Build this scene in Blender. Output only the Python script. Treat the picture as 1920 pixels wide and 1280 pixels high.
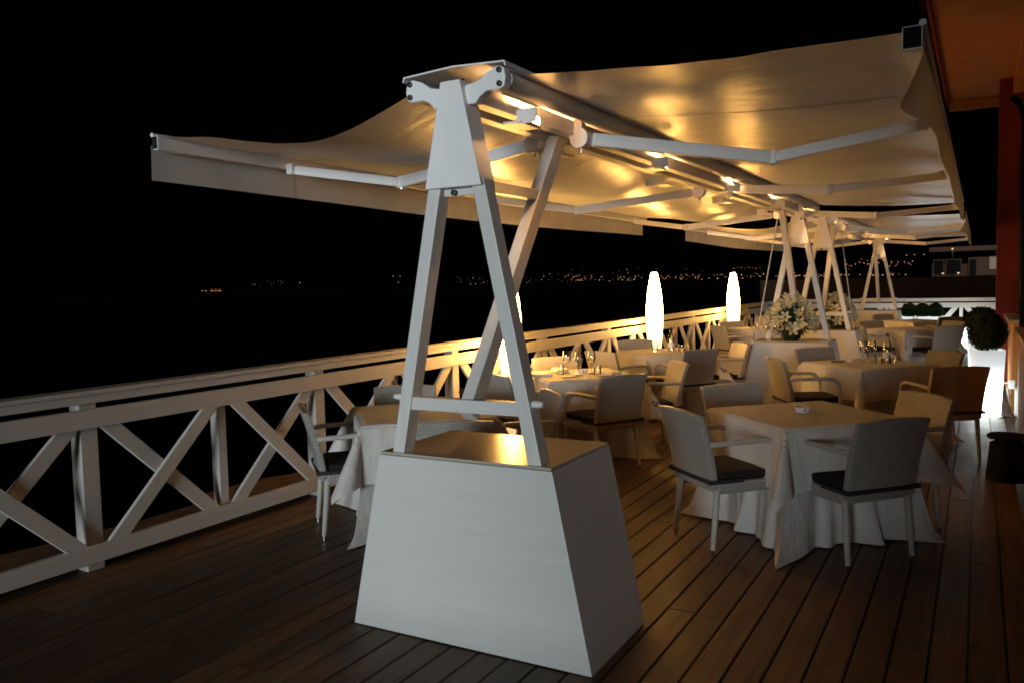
import bpy, bmesh, math, random
from mathutils import Vector, Matrix, noise
random.seed(7)
S = bpy.context.scene
COL = S.collection
for o in list(bpy.data.objects): bpy.data.objects.remove(o)

# ------------------------------------------------------------------ camera, world, sun, exposure
ROT = Matrix(((0.8710, -0.0141, 0.4911), (0.4906, 0.0710, -0.8685), (-0.0226, 0.9974, 0.0684)))
camd = bpy.data.cameras.new("camera"); cam = bpy.data.objects.new("camera", camd); COL.objects.link(cam)
camd.sensor_width = 36.0; camd.lens = 1550 / 1920 * 36; camd.clip_start = 0.05; camd.clip_end = 20000
cam.matrix_world = Matrix.Translation((0, 0, 1.6)) @ ROT.to_quaternion().to_matrix().to_4x4()
S.camera = cam
SUN_EL, SUN_AZ = math.radians(1.5), math.radians(9.0)      # light from behind the camera, past the end of the building
W = bpy.data.worlds.new("World"); S.world = W; W.use_nodes = True
nt = W.node_tree; bg = nt.nodes["Background"]
sky = nt.nodes.new("ShaderNodeTexSky"); sky.sky_type = 'NISHITA'; sky.sun_disc = False
sky.sun_elevation = SUN_EL; sky.sun_rotation = math.radians(180 - 9)
nt.links.new(sky.outputs[0], bg.inputs[0]); bg.inputs[1].default_value = 0.00012
sund = bpy.data.lights.new("sun", 'SUN'); sund.energy = 2.3; sund.angle = math.radians(13); sund.color = (0.86, 0.97, 1.0)
sun = bpy.data.objects.new("sun", sund); COL.objects.link(sun)
to_sun = Vector((math.sin(SUN_AZ) * math.cos(SUN_EL), -math.cos(SUN_AZ) * math.cos(SUN_EL), math.sin(SUN_EL)))
sun.rotation_euler = to_sun.to_track_quat('Z', 'Y').to_euler(); sun.location = (2, -6, 8)
S.view_settings.view_transform = 'Standard'; S.view_settings.look = 'None'
S.view_settings.exposure = 0.0; S.view_settings.gamma = 1.0
S.cycles.filter_width = 1.7
S.render.resolution_x, S.render.resolution_y = 1024, 682
WARM = (1.0, 0.51, 0.19)

# ------------------------------------------------------------------ materials
MATS = {}
def nodes_of(name):
    m = bpy.data.materials.new(name); m.use_nodes = True
    t = m.node_tree; b = t.nodes["Principled BSDF"]
    MATS[name] = m
    return m, t, b
def N(t, kind, **kw):
    n = t.nodes.new("ShaderNode" + kind)
    for k, v in kw.items():
        if hasattr(n, k): setattr(n, k, v)
        else: n.inputs[k].default_value = v
    return n
def ramp(t, fac, stops):
    r = t.nodes.new("ShaderNodeValToRGB"); el = r.color_ramp.elements
    el[0].position, el[0].color = stops[0][0], (*stops[0][1], 1)
    el[1].position, el[1].color = stops[-1][0], (*stops[-1][1], 1)
    for p, c in stops[1:-1]:
        e = el.new(p); e.color = (*c, 1)
    t.links.new(fac, r.inputs[0]); return r
def bump(t, b, h, strength, dist=0.01):
    n = N(t, "Bump"); n.inputs["Strength"].default_value = strength; n.inputs["Distance"].default_value = dist
    t.links.new(h, n.inputs["Height"]); t.links.new(n.outputs[0], b.inputs["Normal"]); return n
def coords(t, kind="Object", scale=(1, 1, 1)):
    c = N(t, "TexCoord"); m = N(t, "Mapping"); m.inputs["Scale"].default_value = scale
    t.links.new(c.outputs[kind], m.inputs[0]); return m.outputs[0]
def world_pos(t, scale=(1, 1, 1), rnd=False):
    g = N(t, "NewGeometry"); m = N(t, "Mapping"); m.inputs["Scale"].default_value = scale
    src = g.outputs["Position"]
    if rnd:
        oi = N(t, "ObjectInfo"); mu = N(t, "Math", operation='MULTIPLY'); mu.inputs[1].default_value = 37.0
        t.links.new(oi.outputs["Random"], mu.inputs[0])
        ad = N(t, "VectorMath", operation='ADD'); t.links.new(src, ad.inputs[0]); t.links.new(mu.outputs[0], ad.inputs[1]); src = ad.outputs[0]
    t.links.new(src, m.inputs[0]); return m.outputs[0]
def simple(name, col, rough=0.6, metal=0.0, var=0.12, vscale=6.0, bmp=0.0, bscale=60.0, spec=0.5):
    m, t, b = nodes_of(name)
    v = coords(t)
    n = N(t, "TexNoise"); n.inputs["Scale"].default_value = vscale; n.inputs["Detail"].default_value = 6
    t.links.new(v, n.inputs["Vector"])
    lo = tuple(c * (1 - var) for c in col); hi = tuple(min(1, c * (1 + var)) for c in col)
    r = ramp(t, n.outputs["Fac"], [(0.3, lo), (0.7, hi)])
    t.links.new(r.outputs[0], b.inputs["Base Color"])
    b.inputs["Roughness"].default_value = rough; b.inputs["Metallic"].default_value = metal
    b.inputs["Specular IOR Level"].default_value = spec
    if bmp:
        n2 = N(t, "TexNoise"); n2.inputs["Scale"].default_value = bscale; n2.inputs["Detail"].default_value = 4
        t.links.new(v, n2.inputs["Vector"]); bump(t, b, n2.outputs["Fac"], bmp, 0.004)
    return m
simple("white_metal", (0.84, 0.82, 0.82), 0.42, 0, 0.03)
simple("black_rubber", (0.012, 0.012, 0.012), 0.5)
simple("hollow_shade", (0.004, 0.004, 0.004), 0.9)
simple("steel", (0.55, 0.54, 0.52), 0.25, 1.0, 0.05)
simple("cushion", (0.018, 0.014, 0.013), 0.9, 0, 0.25, 20, 0.25, 220, 0.2)
simple("strap", (0.018, 0.018, 0.022), 0.7)
simple("red_paint", (0.22, 0.018, 0.008), 0.75, 0, 0.2, 3, 0.25, 90)
simple("ochre_plaster", (0.55, 0.24, 0.055), 0.85, 0, 0.15, 4, 0.4, 120)
simple("soffit_paint", (0.50, 0.21, 0.055), 0.8, 0, 0.12, 3, 0.2, 60)
simple("sill_stone", (0.40, 0.33, 0.26), 0.6, 0, 0.15, 12, 0.2, 80)
simple("black_frame", (0.010, 0.010, 0.010), 0.4)
simple("bin_plastic", (0.007, 0.0085, 0.008), 0.85, 0, 0.2, 10, 0.15, 150, 0.15)
simple("soil", (0.16, 0.10, 0.06), 0.95, 0, 0.4, 5, 1.0, 25)
simple("hill", (0.0006, 0.0006, 0.0006), 1.0, spec=0.0)
simple("far_wall", (0.045, 0.018, 0.009), 0.9, 0, 0.15, 0.6)
simple("far_house", (0.055, 0.027, 0.016), 0.9, 0, 0.12, 0.5)
simple("far_dark", (0.006, 0.006, 0.006), 0.9, spec=0.05)
simple("leaf_dark", (0.022, 0.045, 0.014), 0.55, 0, 0.5, 30)
simple("topiary_leaf", (0.030, 0.060, 0.018), 0.55, 0, 0.6, 40)
simple("bark", (0.06, 0.04, 0.025), 0.9, 0, 0.3, 20, 0.6, 40)
simple("vase", (0.014, 0.022, 0.012), 0.35)
simple("porcelain", (0.75, 0.73, 0.70), 0.2, 0, 0.03)
simple("red_print", (0.45, 0.02, 0.02), 0.4)
simple("emblem_blue", (0.012, 0.016, 0.075), 0.8)
simple("phone_black", (0.008, 0.008, 0.009), 0.15)
simple("candle_wax", (0.8, 0.7, 0.5), 0.5)
simple("white_plastic", (0.7, 0.7, 0.68), 0.4)
simple("cap_blue", (0.01, 0.012, 0.05), 0.35)

def painted_wood(name, axis_scale, col=(0.62, 0.61, 0.59), rough=0.42, depth=0.35):
    m, t, b = nodes_of(name)
    v = world_pos(t, axis_scale)
    n = N(t, "TexNoise"); n.inputs["Scale"].default_value = 1.0; n.inputs["Detail"].default_value = 8; n.inputs["Distortion"].default_value = 0.6
    t.links.new(v, n.inputs["Vector"])
    r = ramp(t, n.outputs["Fac"], [(0.30, tuple(c * 0.965 for c in col)), (0.46, col), (0.7, tuple(min(1, c * 1.05) for c in col))])
    t.links.new(r.outputs[0], b.inputs["Base Color"]); b.inputs["Roughness"].default_value = rough
    bump(t, b, n.outputs["Fac"], depth, 0.003); return m
painted_wood("wood_x", (2.2, 30, 75), depth=0.14)
painted_wood("glossy_top", (2.0, 40, 40), (0.42, 0.37, 0.31), 0.20, 0.10)
painted_wood("wood_y", (30, 1.6, 42))
painted_wood("wood_z", (30, 30, 1.6))
painted_wood("rail_paint", (14, 2.0, 26), (0.55, 0.52, 0.485), 0.5, 0.5)

def fabric(name, col, rough, trans, wr=0.3, wscale=(5, 5, 5), weave=700.0, spec=0.5):
    m, t, b = nodes_of(name)
    v = world_pos(t, wscale)
    n = N(t, "TexNoise"); n.inputs["Scale"].default_value = 1.0; n.inputs["Detail"].default_value = 5; n.inputs["Distortion"].default_value = 0.2
    t.links.new(v, n.inputs["Vector"])
    r = ramp(t, n.outputs["Fac"], [(0.3, tuple(c * 0.90 for c in col)), (0.6, col)])
    t.links.new(r.outputs[0], b.inputs["Base Color"]); b.inputs["Roughness"].default_value = rough
    b.inputs["Specular IOR Level"].default_value = spec
    bump(t, b, n.outputs["Fac"], wr, 0.02)
    if trans:
        tr = N(t, "BsdfTranslucent"); t.links.new(r.outputs[0], tr.inputs[0])
        mx = N(t, "MixShader"); mx.inputs[0].default_value = trans
        t.links.new(b.outputs[0], mx.inputs[1]); t.links.new(tr.outputs[0], mx.inputs[2])
        t.links.new(mx.outputs[0], t.nodes["Material Output"].inputs[0])
    return m
fabric("canopy_fabric", (0.77, 0.78, 0.80), 0.33, 0.16, 0.30, (5, 9.0, 5))
fabric("valance_fabric", (0.74, 0.72, 0.70), 0.6, 0.22, 0.2, (4, 4, 4))
fabric("table_linen", (0.66, 0.63, 0.60), 0.9, 0.08, 0.7, (11, 11, 6), spec=0.15)
fabric("napkin_linen", (0.74, 0.70, 0.64), 0.9, 0.0, 0.2, (20, 20, 20), spec=0.15)
simple("seam_thread", (0.55, 0.51, 0.45), 0.7)

def rattan():
    m, t, b = nodes_of("rattan")
    c = N(t, "TexCoord"); mp = N(t, "Mapping"); mp.inputs["Scale"].default_value = (1, 1, 1)
    t.links.new(c.outputs["UV"], mp.inputs[0])
    br = N(t, "TexBrick"); br.offset = 0.5; br.inputs["Scale"].default_value = 1.0
    br.inputs["Color1"].default_value = (0.47, 0.44, 0.405, 1); br.inputs["Color2"].default_value = (0.40, 0.375, 0.345, 1)
    br.inputs["Mortar"].default_value = (0.19, 0.178, 0.16, 1)
    br.inputs["Mortar Size"].default_value = 0.0022; br.inputs["Mortar Smooth"].default_value = 0.7
    br.inputs["Brick Width"].default_value = 0.024; br.inputs["Row Height"].default_value = 0.0125
    t.links.new(mp.outputs[0], br.inputs[0])
    t.links.new(br.outputs["Color"], b.inputs["Base Color"]); b.inputs["Roughness"].default_value = 0.45
    inv = N(t, "Math", operation='SUBTRACT'); inv.inputs[0].default_value = 1.0; t.links.new(br.outputs["Fac"], inv.inputs[1])
    bump(t, b, inv.outputs[0], 1.0, 0.006)
rattan()
def rattan_tube():
    m, t, b = nodes_of("rattan_tube")
    v = coords(t, "Object", (90, 90, 90)); w = N(t, "TexWave"); w.bands_direction = 'Z'; w.inputs["Scale"].default_value = 0.7; w.inputs["Distortion"].default_value = 1.0
    t.links.new(v, w.inputs[0]); r = ramp(t, w.outputs["Fac"], [(0.0, (0.36, 0.34, 0.31)), (0.6, (0.53, 0.50, 0.46))])
    t.links.new(r.outputs[0], b.inputs["Base Color"]); b.inputs["Roughness"].default_value = 0.45; bump(t, b, w.outputs["Fac"], 0.5, 0.003)
rattan_tube()

def deck_wood():
    m, t, b = nodes_of("deck_wood")
    v = world_pos(t, (34, 1.5, 10), True)
    n = N(t, "TexNoise"); n.inputs["Scale"].default_value = 1.0; n.inputs["Detail"].default_value = 9; n.inputs["Distortion"].default_value = 0.7; t.links.new(v, n.inputs["Vector"])
    v2 = world_pos(t, (1.6, 1.1, 1), True)
    n2 = N(t, "TexNoise"); n2.inputs["Scale"].default_value = 1.3; n2.inputs["Detail"].default_value = 5; t.links.new(v2, n2.inputs["Vector"])
    v3 = world_pos(t, (11, 4.0, 1), True)
    vo = N(t, "TexVoronoi"); vo.inputs["Scale"].default_value = 0.35; t.links.new(v3, vo.inputs["Vector"])
    r = ramp(t, n.outputs["Fac"], [(0.28, (0.052, 0.032, 0.018)), (0.5, (0.140, 0.085, 0.046)), (0.72, (0.19, 0.120, 0.068))])
    knot = ramp(t, vo.outputs["Distance"], [(0.03, (0.25, 0.2, 0.16)), (0.11, (1, 1, 1))])
    st = ramp(t, n2.outputs["Fac"], [(0.32, (0.55, 0.5, 0.45)), (0.6, (1, 1, 1))])
    oi = N(t, "ObjectInfo"); rr = ramp(t, oi.outputs["Random"], [(0.0, (0.72, 0.7, 0.68)), (1.0, (1.12, 1.08, 1.0))])
    last = r.outputs[0]
    for k in (knot, st, rr):
        mx = N(t, "MixRGB", blend_type='MULTIPLY'); mx.inputs[0].default_value = 1.0
        t.links.new(last, mx.inputs[1]); t.links.new(k.outputs[0], mx.inputs[2]); last = mx.outputs[0]
    t.links.new(last, b.inputs["Base Color"])
    rg = N(t, "MapRange"); rg.inputs[3].default_value = 0.42; rg.inputs[4].default_value = 0.70; t.links.new(n2.outputs["Fac"], rg.inputs[0]); t.links.new(rg.outputs[0], b.inputs["Roughness"])
    bump(t, b, n.outputs["Fac"], 0.5, 0.004)
deck_wood()

def sea_mat():
    m, t, b = nodes_of("sea_water")
    b.inputs["Base Color"].default_value = (0.002, 0.003, 0.004, 1); b.inputs["Roughness"].default_value = 0.25
    v = world_pos(t, (0.25, 0.25, 0.25)); n = N(t, "TexNoise"); n.inputs["Scale"].default_value = 1.0; n.inputs["Detail"].default_value = 6
    t.links.new(v, n.inputs["Vector"]); bump(t, b, n.outputs["Fac"], 0.6, 0.6)
sea_mat()

def emis(name, stops, strength, zscale):
    # emission that varies along the lamp's own height (bulb position inside the shade)
    m, t, b = nodes_of(name)
    c = N(t, "TexCoord"); sx = N(t, "SeparateXYZ"); t.links.new(c.outputs["Object"], sx.inputs[0])
    mu = N(t, "Math", operation='MULTIPLY'); mu.inputs[1].default_value = 1.0 / zscale; t.links.new(sx.outputs[2], mu.inputs[0])
    r = ramp(t, mu.outputs[0], stops)
    b.inputs["Base Color"].default_value = (0.5, 0.48, 0.45, 1); b.inputs["Roughness"].default_value = 0.5
    t.links.new(r.outputs[0], b.inputs["Emission Color"]); b.inputs["Emission Strength"].default_value = strength
    return m
emis("lamp_glow", [(0.0, (0.011, 0.0068, 0.0029)), (0.30, (0.0135, 0.0092, 0.0043)), (0.42, (0.026, 0.0185, 0.0098)), (0.60, (0.92, 0.45, 0.10)), (0.72, (1.0, 0.50, 0.112)), (1.0, (0.8, 0.39, 0.085))], 82.0, 1.70)
emis("planter_glow", [(0.0, (0.9, 1.0, 0.96)), (0.40, (0.65, 0.72, 0.70)), (0.62, (0.16, 0.178, 0.18)), (0.80, (0.078, 0.087, 0.09)), (1.0, (0.052, 0.058, 0.06))], 8.5, 0.75)
emis("trough_glow", [(0.0, (0.9, 1.0, 1.0)), (0.45, (0.55, 0.62, 0.64)), (0.75, (0.10, 0.112, 0.118)), (1.0, (0.034, 0.038, 0.040))], 14.0, 0.66)
def flat_emis(name, col, s):
    m, t, b = nodes_of(name); b.inputs["Base Color"].default_value = (0, 0, 0, 1)
    n = N(t, "ObjectInfo"); b.inputs["Emission Color"].default_value = (*col, 1); b.inputs["Emission Strength"].default_value = s; return m
flat_emis("bulb_glow", (1.0, 0.66, 0.28), 5)
flat_emis("flame", (1.0, 0.6, 0.2), 12)
flat_emis("city_orange", (1.0, 0.40, 0.12), 1.0)
flat_emis("city_white", (1.0, 0.76, 0.50), 0.8)
flat_emis("city_dim", (1.0, 0.50, 0.22), 0.22)
flat_emis("city_red", (1.0, 0.20, 0.05), 0.6)
flat_emis("lit_pane", (1.0, 0.50, 0.16), 0.10)

def glass():
    m = bpy.data.materials.new("clear_glass"); m.use_nodes = True; t = m.node_tree; MATS["clear_glass"] = m
    t.nodes.remove(t.nodes["Principled BSDF"])
    tr = N(t, "BsdfTransparent"); tr.inputs[0].default_value = (0.985, 0.985, 0.98, 1)
    gl = N(t, "BsdfGlossy"); gl.inputs["Roughness"].default_value = 0.03
    fr = N(t, "Fresnel"); fr.inputs[0].default_value = 1.5
    mu = N(t, "Math", operation='MULTIPLY_ADD'); mu.inputs[1].default_value = 2.4; mu.inputs[2].default_value = 0.0; t.links.new(fr.outputs[0], mu.inputs[0])
    mx = N(t, "MixShader"); t.links.new(mu.outputs[0], mx.inputs[0]); t.links.new(tr.outputs[0], mx.inputs[1]); t.links.new(gl.outputs[0], mx.inputs[2])
    t.links.new(mx.outputs[0], t.nodes["Material Output"].inputs[0])
glass()
def window_glass():
    m, t, b = nodes_of("window_glass"); b.inputs["Base Color"].default_value = (0.01, 0.01, 0.011, 1); b.inputs["Roughness"].default_value = 0.08
    n = N(t, "TexNoise"); n.inputs["Scale"].default_value = 2.0; bump(t, b, n.outputs["Fac"], 0.05, 0.01)
window_glass()
def petal():
    m, t, b = nodes_of("petal"); v = coords(t, "Object"); n = N(t, "TexNoise"); n.inputs["Scale"].default_value = 25; t.links.new(v, n.inputs["Vector"])
    r = ramp(t, n.outputs["Fac"], [(0.3, (0.38, 0.34, 0.17)), (0.6, (0.58, 0.54, 0.36))]); t.links.new(r.outputs[0], b.inputs["Base Color"]); b.inputs["Roughness"].default_value = 0.6
petal()

# ------------------------------------------------------------------ mesh helpers
class MB:
    def __init__(s): s.v = []; s.f = []; s.uv = {}
    def add(s, vs, fs):
        k = len(s.v); s.v += [tuple(p) for p in vs]; s.f += [tuple(i + k for i in f) for f in fs]; return s
    def box(s, c, d, rot=None):
        vs = [Vector((x * d[0] / 2, y * d[1] / 2, z * d[2] / 2)) for x in (-1, 1) for y in (-1, 1) for z in (-1, 1)]
        if rot: vs = [rot @ v for v in vs]
        vs = [v + Vector(c) for v in vs]
        return s.add(vs, [(0, 1, 3, 2), (4, 6, 7, 5), (0, 4, 5, 1), (2, 3, 7, 6), (0, 2, 6, 4), (1, 5, 7, 3)])
    def beam(s, a, b, w, h, up=(0, 0, 1)):
        a, b = Vector(a), Vector(b); d = (b - a).normalized(); up = Vector(up)
        if abs(d.dot(up)) > 0.99: up = Vector((0, 1, 0))
        x = d.cross(up).normalized(); z = x.cross(d).normalized()
        vs = [p + x * (i * w / 2) + z * (j * h / 2) for p in (a, b) for i, j in ((-1, -1), (1, -1), (1, 1), (-1, 1))]
        return s.add(vs, [(3, 2, 1, 0), (4, 5, 6, 7), (0, 1, 5, 4), (1, 2, 6, 5), (2, 3, 7, 6), (3, 0, 4, 7)])
    def prism(s, poly, axis, lo, hi):
        # poly: list of 2-D points in the plane normal to axis
        def P(p, t): return {'x': (t, p[0], p[1]), 'y': (p[0], t, p[1]), 'z': (p[0], p[1], t)}[axis]
        n = len(poly); vs = [P(p, lo) for p in poly] + [P(p, hi) for p in poly]
        return s.add(vs, [tuple(range(n)), tuple(range(2 * n - 1, n - 1, -1))] + [(i, i + n, (i + 1) % n + n, (i + 1) % n) for i in range(n)])
    def tube(s, pts, r, n=10, cap=True):
        pts = [Vector(p) for p in pts]; rs = r if isinstance(r, (list, tuple)) else [r] * len(pts)
        rings = []; prev = None
        for i, p in enumerate(pts):
            d = (pts[min(i + 1, len(pts) - 1)] - pts[max(i - 1, 0)]).normalized()
            if prev is None:
                a = Vector((0, 0, 1)) if abs(d.z) < 0.9 else Vector((1, 0, 0)); x = d.cross(a).normalized()
            else: x = (prev - d * prev.dot(d)).normalized()
            prev = x; y = d.cross(x)
            rings.append([p + (x * math.cos(2 * math.pi * k / n) + y * math.sin(2 * math.pi * k / n)) * rs[i] for k in range(n)])
        vs = [v for r_ in rings for v in r_]; fs = []
        for i in range(len(pts) - 1):
            for k in range(n): fs.append((i * n + k, i * n + (k + 1) % n, (i + 1) * n + (k + 1) % n, (i + 1) * n + k))
        if cap: fs += [tuple(range(n - 1, -1, -1)), tuple((len(pts) - 1) * n + k for k in range(n))]
        return s.add(vs, fs)
    def lathe(s, prof, n=24, c=(0, 0, 0)):
        vs = []; fs = []
        for r, z in prof: vs += [(c[0] + r * math.cos(2 * math.pi * k / n), c[1] + r * math.sin(2 * math.pi * k / n), c[2] + z) for k in range(n)]
        for i in range(len(prof) - 1):
            for k in range(n): fs.append((i * n + k, i * n + (k + 1) % n, (i + 1) * n + (k + 1) % n, (i + 1) * n + k))
        return s.add(vs, fs)
    def grid(s, fn, nu, nv):
        vs = [fn(i / nu, j / nv) for i in range(nu + 1) for j in range(nv + 1)]
        return s.add(vs, [(i * (nv + 1) + j, (i + 1) * (nv + 1) + j, (i + 1) * (nv + 1) + j + 1, i * (nv + 1) + j + 1) for i in range(nu) for j in range(nv)])
    def mesh(s, name, bev=0.0, smooth=False, seg=2, uvs=None):
        me = bpy.data.meshes.new(name); me.from_pydata(s.v, [], s.f); me.update()
        bm = bmesh.new(); bm.from_mesh(me); bmesh.ops.recalc_face_normals(bm, faces=bm.faces)
        if bev: bmesh.ops.bevel(bm, geom=[e for e in bm.edges if len(e.link_faces) == 2 and e.calc_face_angle(0) > 0.5], offset=bev, segments=seg, affect='EDGES', profile=0.6, clamp_overlap=True)
        if uvs:
            L = bm.loops.layers.uv.new("UVMap")
            for f in bm.faces:
                for l in f.loops: l[L].uv = uvs(l.vert.co, f.normal)
        if smooth:
            for f in bm.faces: f.smooth = True
            for e in bm.edges:
                if len(e.link_faces) == 2 and e.calc_face_angle(0) > math.radians(40): e.smooth = False
        bm.to_mesh(me); bm.free(); return me
    def obj(s, name, mat, parent=None, bev=0.0, smooth=False, seg=2, uvs=None):
        return link(name, s.mesh(name, bev, smooth, seg, uvs), mat, parent)
def link(name, me, mat, parent=None):
    o = bpy.data.objects.new(name, me); COL.objects.link(o)
    if mat is not None and len(me.materials) == 0: me.materials.append(MATS[mat])
    if parent is not None: o.parent = parent
    return o
def tag(o, label, cat, group=None):
    o["label"] = label; o["category"] = cat
    if group: o["group"] = group
    return o
def structure(o): o["kind"] = "structure"; return o
def thing(name, label, cat, loc=(0, 0, 0), rz=0.0, group=None):
    o = bpy.data.objects.new(name, None); COL.objects.link(o); o.location = loc; o.rotation_euler = (0, 0, rz); o.empty_display_size = 0.1
    return tag(o, label, cat, group)
def copy_tree(o, parent=None):
    c = o.copy(); COL.objects.link(c); c.parent = parent
    for ch in list(o.children): copy_tree(ch, c)
    return c
def boxuv(co, n):
    if abs(n.z) > 0.7: return (co.x, co.y)
    if abs(n.x) > abs(n.y): return (co.y, co.z)
    return (co.x, co.z)
def PX(px, py):
    r = ROT @ Vector((px - 960, 640 - py, -1550)); return r

# ------------------------------------------------------------------ setting: sea, ground, deck, hills
sea = MB().grid(lambda u, v: (-9000 + 18000 * u, -200 + 9200 * v, -6.0), 8, 8).obj("sea", "sea_water"); structure(sea)
def ground_pt(u, v):
    y = -4 + 40 * v
    edge = -6.35 + 0.25 * noise.noise((y * 0.9, 3.1, 0)) + 0.12 * noise.noise((y * 3.3, 1.1, 0))
    if u < 0.75:
        k = u / 0.75; x = 14 + (edge - 14) * k ** 0.5
        z = -0.34 + 0.05 * noise.noise((x * 1.7, y * 1.7, 0)) + 0.02 * noise.noise((x * 6, y * 6, 0))
        return (x, y, z)
    k = (u - 0.75) / 0.25
    return (edge - 5.0 * k + 0.3 * noise.noise((y, k * 4, 5)), y, -0.34 - 7.5 * k ** 0.8)
ground = MB().grid(ground_pt, 60, 120).obj("ground", "soil", None, smooth=True); structure(ground)

deck = MB().box((-1.6, 9.3, -0.14), (6.45, 25.2, 0.10)).obj("deck", "black_frame"); structure(deck)
plank_me = MB().box((0, 0, 0), (0.1370, 1, 0.03)).mesh("plank", 0)
bm = bmesh.new(); bm.from_mesh(plank_me)
bmesh.ops.bevel(bm, geom=[e for e in bm.edges if abs((e.verts[0].co - e.verts[1].co).y) > 0.5], offset=0.004, segments=2, affect='EDGES'); bm.to_mesh(plank_me); bm.free()
plank_me.materials.append(MATS["deck_wood"])
X0 = -0.091 - 0.1435 * 33
for i in range(45):
    x = X0 + 0.1435 * i; y = -3.2; yend = 21.86 if i < 36 else 6.49
    cuts = [-3.2]; y = -3.2 + random.choice((1.4, 2.8, 4.2))
    while y < yend - 1.3: cuts.append(y + random.uniform(-0.02, 0.02)); y += 4.2
    cuts.append(yend)
    for a, b in zip(cuts, cuts[1:]):
        p = link("plank", plank_me, None, deck); p.scale = (1, b - a - 0.005, 1)
        p.location = (x, (a + b) / 2, -0.0165 + random.uniform(-0.0015, 0.0015))

# hills across the bay and the town's lights on them
KSL = 0.10; SHORE = 4400.0
def hill_pt(u, v):
    a = math.radians(-75 + 110 * u); d = SHORE + 3200 * v
    h = -6.2 + max(0, (d - SHORE)) * KSL
    ridge = 120 + 130 * noise.noise((u * 6.0, 2.0, 0)) + 60 * noise.noise((u * 17.0, 7.0, 0)) + 110 * max(0, u - 0.55)
    return (d * math.sin(a), d * math.cos(a), min(h, ridge + 0.01 * (d - SHORE)) if v > 0 else -7)
hills = MB().grid(hill_pt, 160, 24).obj("hills", "hill", None, smooth=True); structure(hills)
lightsets = {"city_orange": MB(), "city_white": MB(), "city_dim": MB(), "city_red": MB()}
def city(px, py, mat, w=1.0, h=1.0):
    r = PX(px, py); hz = math.hypot(r.x, r.y); te = r.z / hz
    d = SHORE - 15 if te < 0.0016 else min(7000, (SHORE * KSL + 7.8) / max(0.02, KSL - te))
    z = max(-4.0, 1.6 + d * te); s = d / 1550 * 1.0
    lightsets[mat].box((r.x / hz * d, r.y / hz * d, z + 3), (s * w, s * w, s * h))
def hor(x): return 534 - 0.0226 * (x - 960)
rnd = random.Random(3)
def strip(x0, x1, n, dy0, dy1, mats, wmax=1.6):
    for _ in range(n):
        x = rnd.uniform(x0, x1); city(x, hor(x) - rnd.uniform(dy0, dy1), rnd.choice(mats), rnd.uniform(0.6, wmax), rnd.uniform(0.5, 0.9))
O, Wh, Dm, Rd = "city_orange", "city_white", "city_dim", "city_red"
strip(1070, 1480, 46, 0.5, 5, [O, O, Wh, Dm, Rd], 1.8)
strip(1075, 1300, 42, 4, 12, [O, Dm, Dm, Wh, Rd], 1.4)
strip(1480, 1720, 44, 0.0, 4, [O, O, Wh, Wh, Rd], 2.6)
strip(1300, 1560, 24, 3, 10, [O, Dm, Rd, Wh], 1.6)
strip(850, 1075, 46, 1, 14, [Dm, Dm, Wh], 1.0)
strip(1000, 1330, 14, 10, 24, [Dm, Dm, Dm, Wh], 1.0)
strip(1060, 1110, 18, 1, 18, [O, O, Dm, Rd], 1.5)
strip(460, 540, 14, 6, 16, [Dm], 0.8)
strip(1560, 1720, 14, 12, 32, [O, O, Rd], 1.3)
for x in range(1376, 1428, 7): city(x, 503 + (x % 3), Rd if x % 2 else O, 1.0, 0.7)
for x in (1612, 1620, 1630, 1640, 1648, 1660, 1672, 1684, 1696, 1704, 1711): city(x, 495 - (x - 1612) * 0.02 + rnd.uniform(-2, 2), O, 1.3, 0.9)
for x, y in ((1588, 497), (1596, 500), (1604, 497), (1700, 480), (1715, 479), (1733, 479), (1655, 489), (1638, 486)): city(x, y, O, 1.3, 1.0)
for x in (379, 386, 396, 400, 405, 410, 413): city(x, 547, O, 1.8, 0.7)
for x in (397, 404, 411): city(x, 543.5, Rd, 1.6, 0.5)
for x, y in ((562, 532), (737, 519), (750, 520), (747, 531)): city(x, y, Wh, 0.9, 0.9)
for k, mb in lightsets.items():
    nm = {"city_orange": "amber city lights strung along the far shore and hillside", "city_white": "pale city lights scattered on the far shore", "city_dim": "faint distant city lights on the far hillside", "city_red": "reddish city lights along the far shore"}[k]
    o = mb.obj("city_lights", k); o["kind"] = "stuff"; o["label"] = nm; o["category"] = "city lights"

# far wall and house beyond the end of the terrace
yw = 27.5
wl = thing("boundary_wall", "dark brown panelled wall beyond the far white railing", "wall", (0, yw, -0.4))
for i in range(6):
    MB().box((-5.2 + i * 2.0, 0, 0.97), (1.985, 0.12, 1.94 + 0.03 * (i % 2))).obj("panel", "far_wall", wl, 0.01)
for i in range(7): MB().box((-6.2 + i * 2.0, 0.10, 0.96), (0.10, 0.10, 1.90)).obj("post", "far_dark", wl)
hb = thing("house", "pale plastered house with flat roof beyond the dark wall", "house", (-2.6, 92, -6))
MB().box((4.0, 3, 4.6), (4.6, 6, 9.2)).obj("wall", "far_house", hb)
MB().box((0.1, 3.4, 4.3), (3.2, 6, 8.6)).obj("wall", "far_wall", hb)
MB().box((2.5, 2.8, 10.05), (8.4, 7.4, 0.45)).obj("roof", "far_house", hb, 0.05)
for x, z, w, h, mt in ((2.05, 8.0, 0.55, 2.0, "far_dark"), (3.75, 8.6, 0.62, 1.15, "lit_pane"), (0.4, 8.3, 1.2, 1.4, "far_dark"), (-0.9, 8.3, 0.8, 1.4, "far_dark")):
    wn = MB().box((x, -0.06 if x > 1.7 else 0.36, z), (w + 0.2, 0.14, h + 0.2)).obj("window", "far_wall", hb)
    MB().box((x, -0.14 if x > 1.7 else 0.28, z), (w, 0.06, h)).obj("pane", mt, wn)
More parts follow.
